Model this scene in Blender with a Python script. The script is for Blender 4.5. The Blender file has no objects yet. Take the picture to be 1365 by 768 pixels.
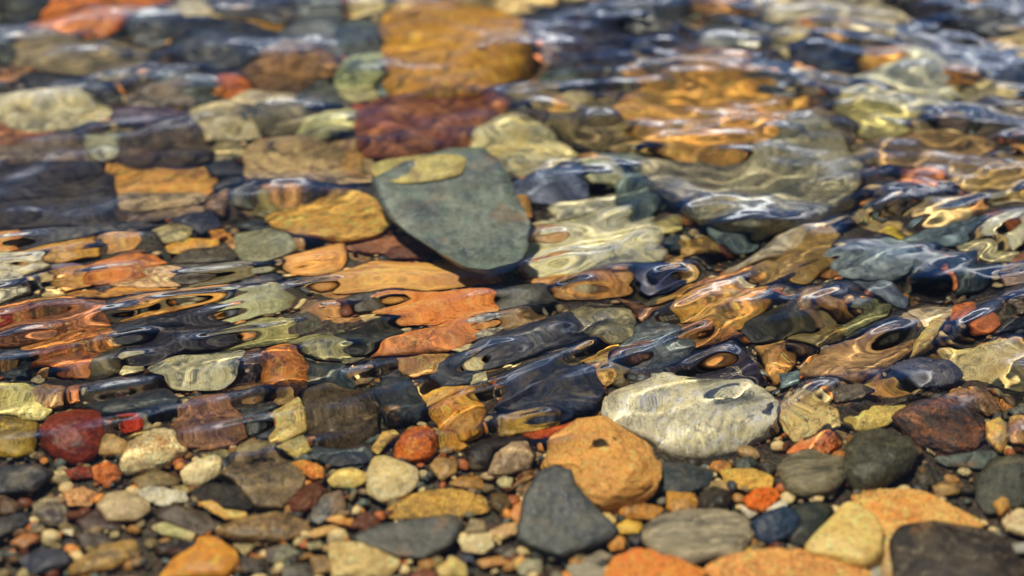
import bpy, math, random
import numpy as np
from mathutils import Vector, noise

scene = bpy.context.scene
COL = scene.collection
rnd = random.Random(7)
R = math.radians

# ------------------------------------------------------------------ camera
PITCH = R(34.0); DIST = 1.2; LENS = 60.0; SW = 36.0
CAM = np.array([0.0, -DIST*math.cos(PITCH), DIST*math.sin(PITCH)])
FWD = np.array([0.0, math.cos(PITCH), -math.sin(PITCH)])
UPV = np.array([0.0, math.sin(PITCH), math.cos(PITCH)])
camd = bpy.data.cameras.new('camera'); cam = bpy.data.objects.new('camera', camd); COL.objects.link(cam)
cam.location = CAM; cam.rotation_euler = (math.pi/2-PITCH, 0, 0)
camd.lens = LENS; camd.sensor_width = SW; camd.clip_start = 0.01; camd.clip_end = 200
camd.dof.use_dof = True; camd.dof.focus_distance = 1.165; camd.dof.aperture_fstop = FSTOP = 2.9
scene.camera = cam

def ray(px, py):
    x = (px/1365.0-0.5)*SW/LENS; y = -(py-384.0)/1365.0*SW/LENS
    d = FWD + x*np.array([1.0, 0, 0]) + y*UPV
    return d/np.linalg.norm(d)
def hit(px, py, z=0.0, water=True):
    """point on the level z seen at this place of the view, through flat water when z is below the surface"""
    d = ray(px, py)
    if z >= 0 or not water:
        t = (z-CAM[2])/d[2]; return CAM+d*t
    P = CAM + d*(-CAM[2]/d[2])
    h = np.array([d[0], d[1]]); s = np.linalg.norm(h); st = s/1.33; ct = math.sqrt(1-st*st)
    return np.array([P[0]+h[0]/s*st/ct*(-z), P[1]+h[1]/s*st/ct*(-z), z])
def to_px(X, Y, Z=0.0):
    dx = X-CAM[0]; dy = Y-CAM[1]; dz = Z-CAM[2]
    f = dy*FWD[1]+dz*FWD[2]; u = dy*UPV[1]+dz*UPV[2]
    return (dx/f*LENS/SW+0.5)*1365.0, 384.0-u/f*LENS/SW*1365.0

# ------------------------------------------------------------------ bed level (metres, water surface = 0)
_py = [-60, 0, 150, 300, 400, 500, 560, 600, 635, 768, 860]
_dz = [-.110, -.105, -.098, -.092, -.082, -.057, -.042, -.038, -.036, -.034, -.034]
_Y = [hit(682, p, 0.0)[1] for p in _py]
_o = np.argsort(_Y); BY = np.array(_Y)[_o]; BZ = np.array(_dz)[_o]
def bed(Y): return np.interp(Y, BY, BZ)

# ------------------------------------------------------------------ helpers
def lin(c): 
    return tuple((v/255/12.92) if v/255 <= .04045 else ((v/255+.055)/1.055)**2.4 for v in c)
def mesh_obj(name, verts, faces, mat, smooth=True, parent=None):
    me = bpy.data.meshes.new(name)
    v = np.asarray(verts, np.float32); f = np.asarray(faces, np.int32)
    k = f.shape[1]
    me.vertices.add(len(v)); me.vertices.foreach_set('co', v.ravel())
    me.loops.add(f.size); me.loops.foreach_set('vertex_index', f.ravel())
    me.polygons.add(len(f)); me.polygons.foreach_set('loop_start', np.arange(0, f.size, k, dtype=np.int32))
    try: me.polygons.foreach_set('loop_total', np.full(len(f), k, np.int32))
    except Exception: pass
    me.polygons.foreach_set('use_smooth', np.ones(len(f), bool) if smooth else np.zeros(len(f), bool))
    me.update(calc_edges=True); me.validate()
    me.materials.append(mat)
    o = bpy.data.objects.new(name, me); COL.objects.link(o)
    return o
def icosphere(n):
    t = (1+5**.5)/2
    v = [(-1,t,0),(1,t,0),(-1,-t,0),(1,-t,0),(0,-1,t),(0,1,t),(0,-1,-t),(0,1,-t),(t,0,-1),(t,0,1),(-t,0,-1),(-t,0,1)]
    v = [tuple(np.array(p)/np.linalg.norm(p)) for p in v]
    f = [(0,11,5),(0,5,1),(0,1,7),(0,7,10),(0,10,11),(1,5,9),(5,11,4),(11,10,2),(10,7,6),(7,1,8),(3,9,4),(3,4,2),(3,2,6),(3,6,8),(3,8,9),(4,9,5),(2,4,11),(6,2,10),(8,6,7),(9,8,1)]
    for _ in range(n):
        cache = {}; nf = []
        def mid(a, b):
            k = (a, b) if a < b else (b, a)
            if k not in cache:
                m = np.array(v[a])+np.array(v[b]); m /= np.linalg.norm(m); v.append(tuple(m)); cache[k] = len(v)-1
            return cache[k]
        for a, b, c in f:
            ab, bc, ca = mid(a,b), mid(b,c), mid(c,a)
            nf += [(a,ab,ca),(b,bc,ab),(c,ca,bc),(ab,bc,ca)]
        f = nf
    return np.array(v), np.array(f, np.int32)
ICO = {n: icosphere(n) for n in (1, 2, 3, 4, 5)}

def wnoise(P, seed, scale, octaves=3, pers=.5):
    """cheap smooth pseudo-noise: sums of randomly oriented sine waves, numpy only"""
    g = np.random.RandomState(seed); out = np.zeros(len(P)); a = 1.0; s = scale; tot = 0
    for _ in range(octaves):
        for _k in range(7):
            d = g.normal(size=3); d /= np.linalg.norm(d); d *= s*g.uniform(.6, 1.4)
            out += a/2.6*np.sin(P@d + g.uniform(0, 6.28) + 1.2*np.sin(P@(d[[1,2,0]]*.7)+g.uniform(0, 6.28)))
        tot += a; a *= pers; s *= 2.1
    return out/tot

# ------------------------------------------------------------------ stone shader
def stone_material(name, ca, cb, style, seed):
    m = bpy.data.materials.new(name); m.use_nodes = True
    nt = m.node_tree; N = nt.nodes; L = nt.links
    for n in list(N): N.remove(n)
    out = N.new('ShaderNodeOutputMaterial'); b = N.new('ShaderNodeBsdfPrincipled'); L.new(b.outputs[0], out.inputs[0])
    tc = N.new('ShaderNodeTexCoord'); mp = N.new('ShaderNodeMapping')
    mp.inputs['Location'].default_value = (seed*1.37 % 17, seed*2.11 % 13, seed*.77 % 11)
    g = random.Random(seed)
    if 'l' in style:
        mp.inputs['Rotation'].default_value = (g.uniform(-.2, .2), g.uniform(-.2, .2), g.uniform(-.3, .3))
        mp.inputs['Scale'].default_value = (.35, 1.5, 2.2)
    else:
        mp.inputs['Rotation'].default_value = (g.uniform(0, 3), g.uniform(0, 3), g.uniform(0, 3))
        mp.inputs['Scale'].default_value = (1, 1, g.uniform(1, 2.2))
    L.new(tc.outputs['Object'], mp.inputs[0])
    def nz(scale, det=6, rough=.6, dist=0.0):
        n = N.new('ShaderNodeTexNoise'); n.inputs['Scale'].default_value = scale; n.inputs['Detail'].default_value = det
        n.inputs['Roughness'].default_value = rough; n.inputs['Distortion'].default_value = dist
        L.new(mp.outputs[0], n.inputs['Vector']); return n.outputs['Fac']
    def ramp(fac, a, bb):
        r = N.new('ShaderNodeMapRange'); r.interpolation_type = 'SMOOTHSTEP'
        r.inputs['From Min'].default_value = a; r.inputs['From Max'].default_value = bb; L.new(fac, r.inputs['Value']); return r.outputs[0]
    def mix(f, a, bb, mode='MIX'):
        n = N.new('ShaderNodeMix'); n.data_type = 'RGBA'; n.blend_type = mode
        if isinstance(f, float): n.inputs[0].default_value = f
        else: L.new(f, n.inputs[0])
        for i, c in ((6, a), (7, bb)):
            if isinstance(c, tuple): n.inputs[i].default_value = (*c, 1)
            else: L.new(c, n.inputs[i])
        return n.outputs[2]
    A = lin(ca); B = lin(cb)
    pale = sum(A) > 1.05; lo = tuple(v*(.62 if pale else .30) for v in A); hi = tuple(min(.82, v*1.35+.03*t) for v, t in zip(A, (1.3, .92, .62)))
    big = nz(g.uniform(26, 55), 8, .66, .5)
    c = mix(ramp(big, .42, .66), A, B)
    med = nz(g.uniform(110, 210), 9, .72, .3)
    c = mix(ramp(med, .50, .64), c, hi)
    c = mix(ramp(med, .47, .33), c, lo)
    # fine grain
    fine = nz(900 if 'p' not in style else 520, 3, .7)
    gr = N.new('ShaderNodeMapRange'); gr.inputs['From Min'].default_value = .3; gr.inputs['From Max'].default_value = .7
    amp = .55 if 'p' in style else (.45 if 'r' in style else .30)
    gr.inputs['To Min'].default_value = 1-amp; gr.inputs['To Max'].default_value = 1+amp; L.new(fine, gr.inputs[0])
    cmb = N.new('ShaderNodeCombineColor'); [L.new(gr.outputs[0], cmb.inputs[i]) for i in range(3)]
    c = mix(1.0, c, cmb.outputs[0], 'MULTIPLY')
    if 'v' in style or g.random() < .22:
        v = nz(g.uniform(14, 26), 4, .55, 1.2)
        s = N.new('ShaderNodeMath'); s.operation = 'SUBTRACT'; s.inputs[1].default_value = .5; L.new(v, s.inputs[0])
        a_ = N.new('ShaderNodeMath'); a_.operation = 'ABSOLUTE'; L.new(s.outputs[0], a_.inputs[0])
        f_ = ramp(a_.outputs[0], .016 if 'v' in style else .007, 0.0)
        if 'v' not in style:
            mm = N.new('ShaderNodeMath'); mm.operation = 'MULTIPLY'; mm.inputs[1].default_value = .5; L.new(f_, mm.inputs[0]); f_ = mm.outputs[0]
        c = mix(f_, c, (.55, .47, .33) if sum(A) < 1.0 else (.20, .11, .06))
    if g.random() < (.2 if pale else .55):
        st = nz(g.uniform(18, 45), 5, .65, .8); f_ = ramp(st, .55, .68)
        mm = N.new('ShaderNodeMath'); mm.operation = 'MULTIPLY'; mm.inputs[1].default_value = g.uniform(.25, .6); L.new(f_, mm.inputs[0])
        c = mix(mm.outputs[0], c, g.choice([(.34, .17, .05), (.05, .045, .035), (.40, .32, .18), (.20, .08, .04)]))
    if 'p' in style:
        vo = N.new('ShaderNodeTexVoronoi'); vo.inputs['Scale'].default_value = 260; L.new(mp.outputs[0], vo.inputs['Vector'])
        c = mix(ramp(vo.outputs['Distance'], .30, .12), c, tuple(v*.4 for v in B))
    gv = N.new('ShaderNodeTexVoronoi'); gv.inputs['Scale'].default_value = g.uniform(380, 700); L.new(mp.outputs[0], gv.inputs['Vector'])
    gs = N.new('ShaderNodeSeparateColor'); L.new(gv.outputs['Color'], gs.inputs[0])
    gm = N.new('ShaderNodeMath'); gm.operation = 'MULTIPLY'; gm.inputs[1].default_value = .55; L.new(ramp(gs.outputs[0], .86, .90), gm.inputs[0])
    c = mix(gm.outputs[0], c, tuple(v*.35 for v in A) if pale or g.random() < .5 else hi)
    # thin silt settled on the upper faces
    ge = N.new('ShaderNodeNewGeometry'); sx = N.new('ShaderNodeSeparateXYZ'); L.new(ge.outputs['Normal'], sx.inputs[0])
    upf = ramp(sx.outputs['Z'], .55, .98); sn = ramp(nz(g.uniform(60, 90), 8, .7, .2), .44, .62)
    m_ = N.new('ShaderNodeMath'); m_.operation = 'MULTIPLY'; L.new(upf, m_.inputs[0]); L.new(sn, m_.inputs[1])
    m2_ = N.new('ShaderNodeMath'); m2_.operation = 'MULTIPLY'; L.new(m_.outputs[0], m2_.inputs[0]); m2_.inputs[1].default_value = g.uniform(.04, .20)
    c = mix(m2_.outputs[0], c, (.30, .235, .14))
    L.new(c, b.inputs['Base Color'])
    b.inputs['Roughness'].default_value = .42 if 's' in style or 'f' in style else .55
    b.inputs['Specular IOR Level'].default_value = .35
    h1 = nz(160, 8, .66); h2 = nz(48, 4, .6)
    ad = N.new('ShaderNodeMath'); ad.operation = 'MULTIPLY_ADD'; ad.inputs[1].default_value = 2.2; L.new(h2, ad.inputs[0]); L.new(h1, ad.inputs[2])
    bp = N.new('ShaderNodeBump'); bp.inputs['Strength'].default_value = {True: .9, False: .5}['r' in style or 'a' in style]
    bp.inputs['Distance'].default_value = .0022 if 'r' in style else .0012
    L.new(ad.outputs[0], bp.inputs['Height']); L.new(bp.outputs[0], b.inputs['Normal'])
    return m

# ------------------------------------------------------------------ stone shape
def outline_radius(P2, c):
    """dense star-shaped radius function of a rough polygon, corners slightly eased"""
    th = np.arctan2(P2[:, 1]-c[1], P2[:, 0]-c[0]); n = 360
    ang = np.linspace(-math.pi, math.pi, n, endpoint=False); rad = np.zeros(n)
    Q = np.vstack([P2, P2[:1]])-c
    for i, a in enumerate(ang):
        d = np.array([math.cos(a), math.sin(a)]); best = 0
        for k in range(len(P2)):
            p, q = Q[k], Q[k+1]; e = q-p
            den = d[0]*e[1]-d[1]*e[0]
            if abs(den) < 1e-12: continue
            t = (p[0]*e[1]-p[1]*e[0])/den; u = (p[0]*d[1]-p[1]*d[0])/den
            if t > 0 and -1e-6 <= u <= 1+1e-6: best = max(best, t)
        rad[i] = best
    if (rad <= 0).any():
        good = rad > 0; rad = np.interp(ang, ang[good], rad[good], period=2*math.pi)
    return ang, rad
def smooth_per(r, k):
    w = np.hanning(2*k+3)[1:-1]; w /= w.sum(); rr = np.concatenate([r[-k:], r, r[:k]]); return np.convolve(rr, w, 'valid')

def polygon_centroid(P):
    x, y = P[:, 0], P[:, 1]; x1, y1 = np.roll(x, -1), np.roll(y, -1); cr = x*y1-x1*y; A = cr.sum()/2
    return np.array([((x+x1)*cr).sum()/(6*A), ((y+y1)*cr).sum()/(6*A)])

def build_stone(name, poly, f, lift, style, mat, seed, level=None):
    """poly: the stone's outline as seen; it becomes a lens/egg shaped body lying on the bed"""
    poly = np.array(poly, float)
    cp = polygon_centroid(poly); z = -.03
    hp = (poly[:, 1].max()-poly[:, 1].min())/2
    for _ in range(4):
        c = hit(cp[0], cp[1], z); dist = np.linalg.norm(c-CAM)
        pxm = dist*SW/LENS/1365.0
        H = hp*pxm; h = f*H
        wp = (poly[:, 0].max()-poly[:, 0].min())/2*pxm
        h = min(h, .55*wp + .3*h, .026)
        z = float(bed(c[1])) + lift*.0007 + .22*h
        z = min(z, -.0035-h*1.05)
    G = np.array([hit(x, y, z)[:2] for x, y in poly])
    c2 = polygon_centroid(G)
    d2 = c2-CAM[:2]; s = np.linalg.norm(d2); vdir = d2/s; sdir = np.array([-vdir[1], vdir[0]])
    el = math.atan2(CAM[2]-z, s)
    if z < -.004: el = math.acos(min(1, math.cos(el)/1.33))
    L = G-c2; lv = L@vdir; ls = L@sdir
    B = (lv.max()-lv.min())/2
    k = math.sqrt(max(.35, 1-(h/math.tan(el)/B)**2))
    G2 = c2 + np.outer(lv*k, vdir)+np.outer(ls, sdir)
    ang, rad = outline_radius(G2, c2)
    rad = smooth_per(rad, 1 if 'f' in style else (4 if 'a' in style else 9))*(1.03 if 'f' in style else (1.12 if cp[1] < 520 else 1.07))
    size = rad.mean()
    lvl = level or (5 if size > .022 else 4)
    V, F = ICO[lvl]
    g = np.random.RandomState(seed)
    n = 8.0 if 'f' in style else (2.6 if 'a' in style else (2.1 if f >= .6 else 2.4))
    r = np.hypot(V[:, 0], V[:, 1]); zz = V[:, 2]
    kk = (r**n+np.abs(zz)**n)**(-1/n)
    th = np.arctan2(V[:, 1], V[:, 0])
    Rt = np.interp(th, ang, rad, period=2*math.pi)
    rho = r*kk; zeta = zz*kk
    tilt = g.normal(0, .10, 2)
    P = np.zeros_like(V)
    P[:, 0] = Rt*rho*np.cos(th); P[:, 1] = Rt*rho*np.sin(th); P[:, 2] = zeta*h
    up = np.clip(zeta, 0, 1)
    P[:, 2] += up*(P[:, 0]*tilt[0]+P[:, 1]*tilt[1])
    # worn facets: planes that shave the upper side
    nf = 8 if 'a' in style else (7 if 'r' in style else (5 if 's' in style else 0))
    for _ in range(nf):
        a = g.uniform(0, 6.28); e = g.uniform(.35, 1.2)
        nn = np.array([math.cos(a)*math.cos(e)/size, math.sin(a)*math.cos(e)/size, math.sin(e)/h])
        dd = P@nn; lim = g.uniform(.80, .95)*dd.max()
        over = np.maximum(0, dd-lim)*(.92 if 'a' in style else .7)
        mv = nn/(nn@nn)
        P -= np.outer(over, mv)*np.array([.35, .35, 1])
    # lumps
    sc = 1/size
    amp = .10 if 'r' in style else (.035 if 'f' in style else .055)
    w = wnoise(V, seed+5, 3.0, 3, .5)
    dirn = V/np.linalg.norm(V, axis=1)[:, None]
    P[:, 2] += w*amp*h*1.6*np.where(zeta > -.2, 1, .3)
    P[:, :2] *= (1+w*amp*.35)[:, None]
    w2 = wnoise(V, seed+9, 11.0 if lvl >= 5 else 8.0, 3, .6)
    P += dirn*(w2*(.0009 if 'r' in style else .0003))[:, None]
    o = mesh_obj(name, P, F, mat)
    o.location = (c2[0], c2[1], z)
    return o, c2, z, size, h

SUNE = 5.0; SUNA = 0.7; CLOUD = 8.0; SKYS = .05; VEIL = 2.0

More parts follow.
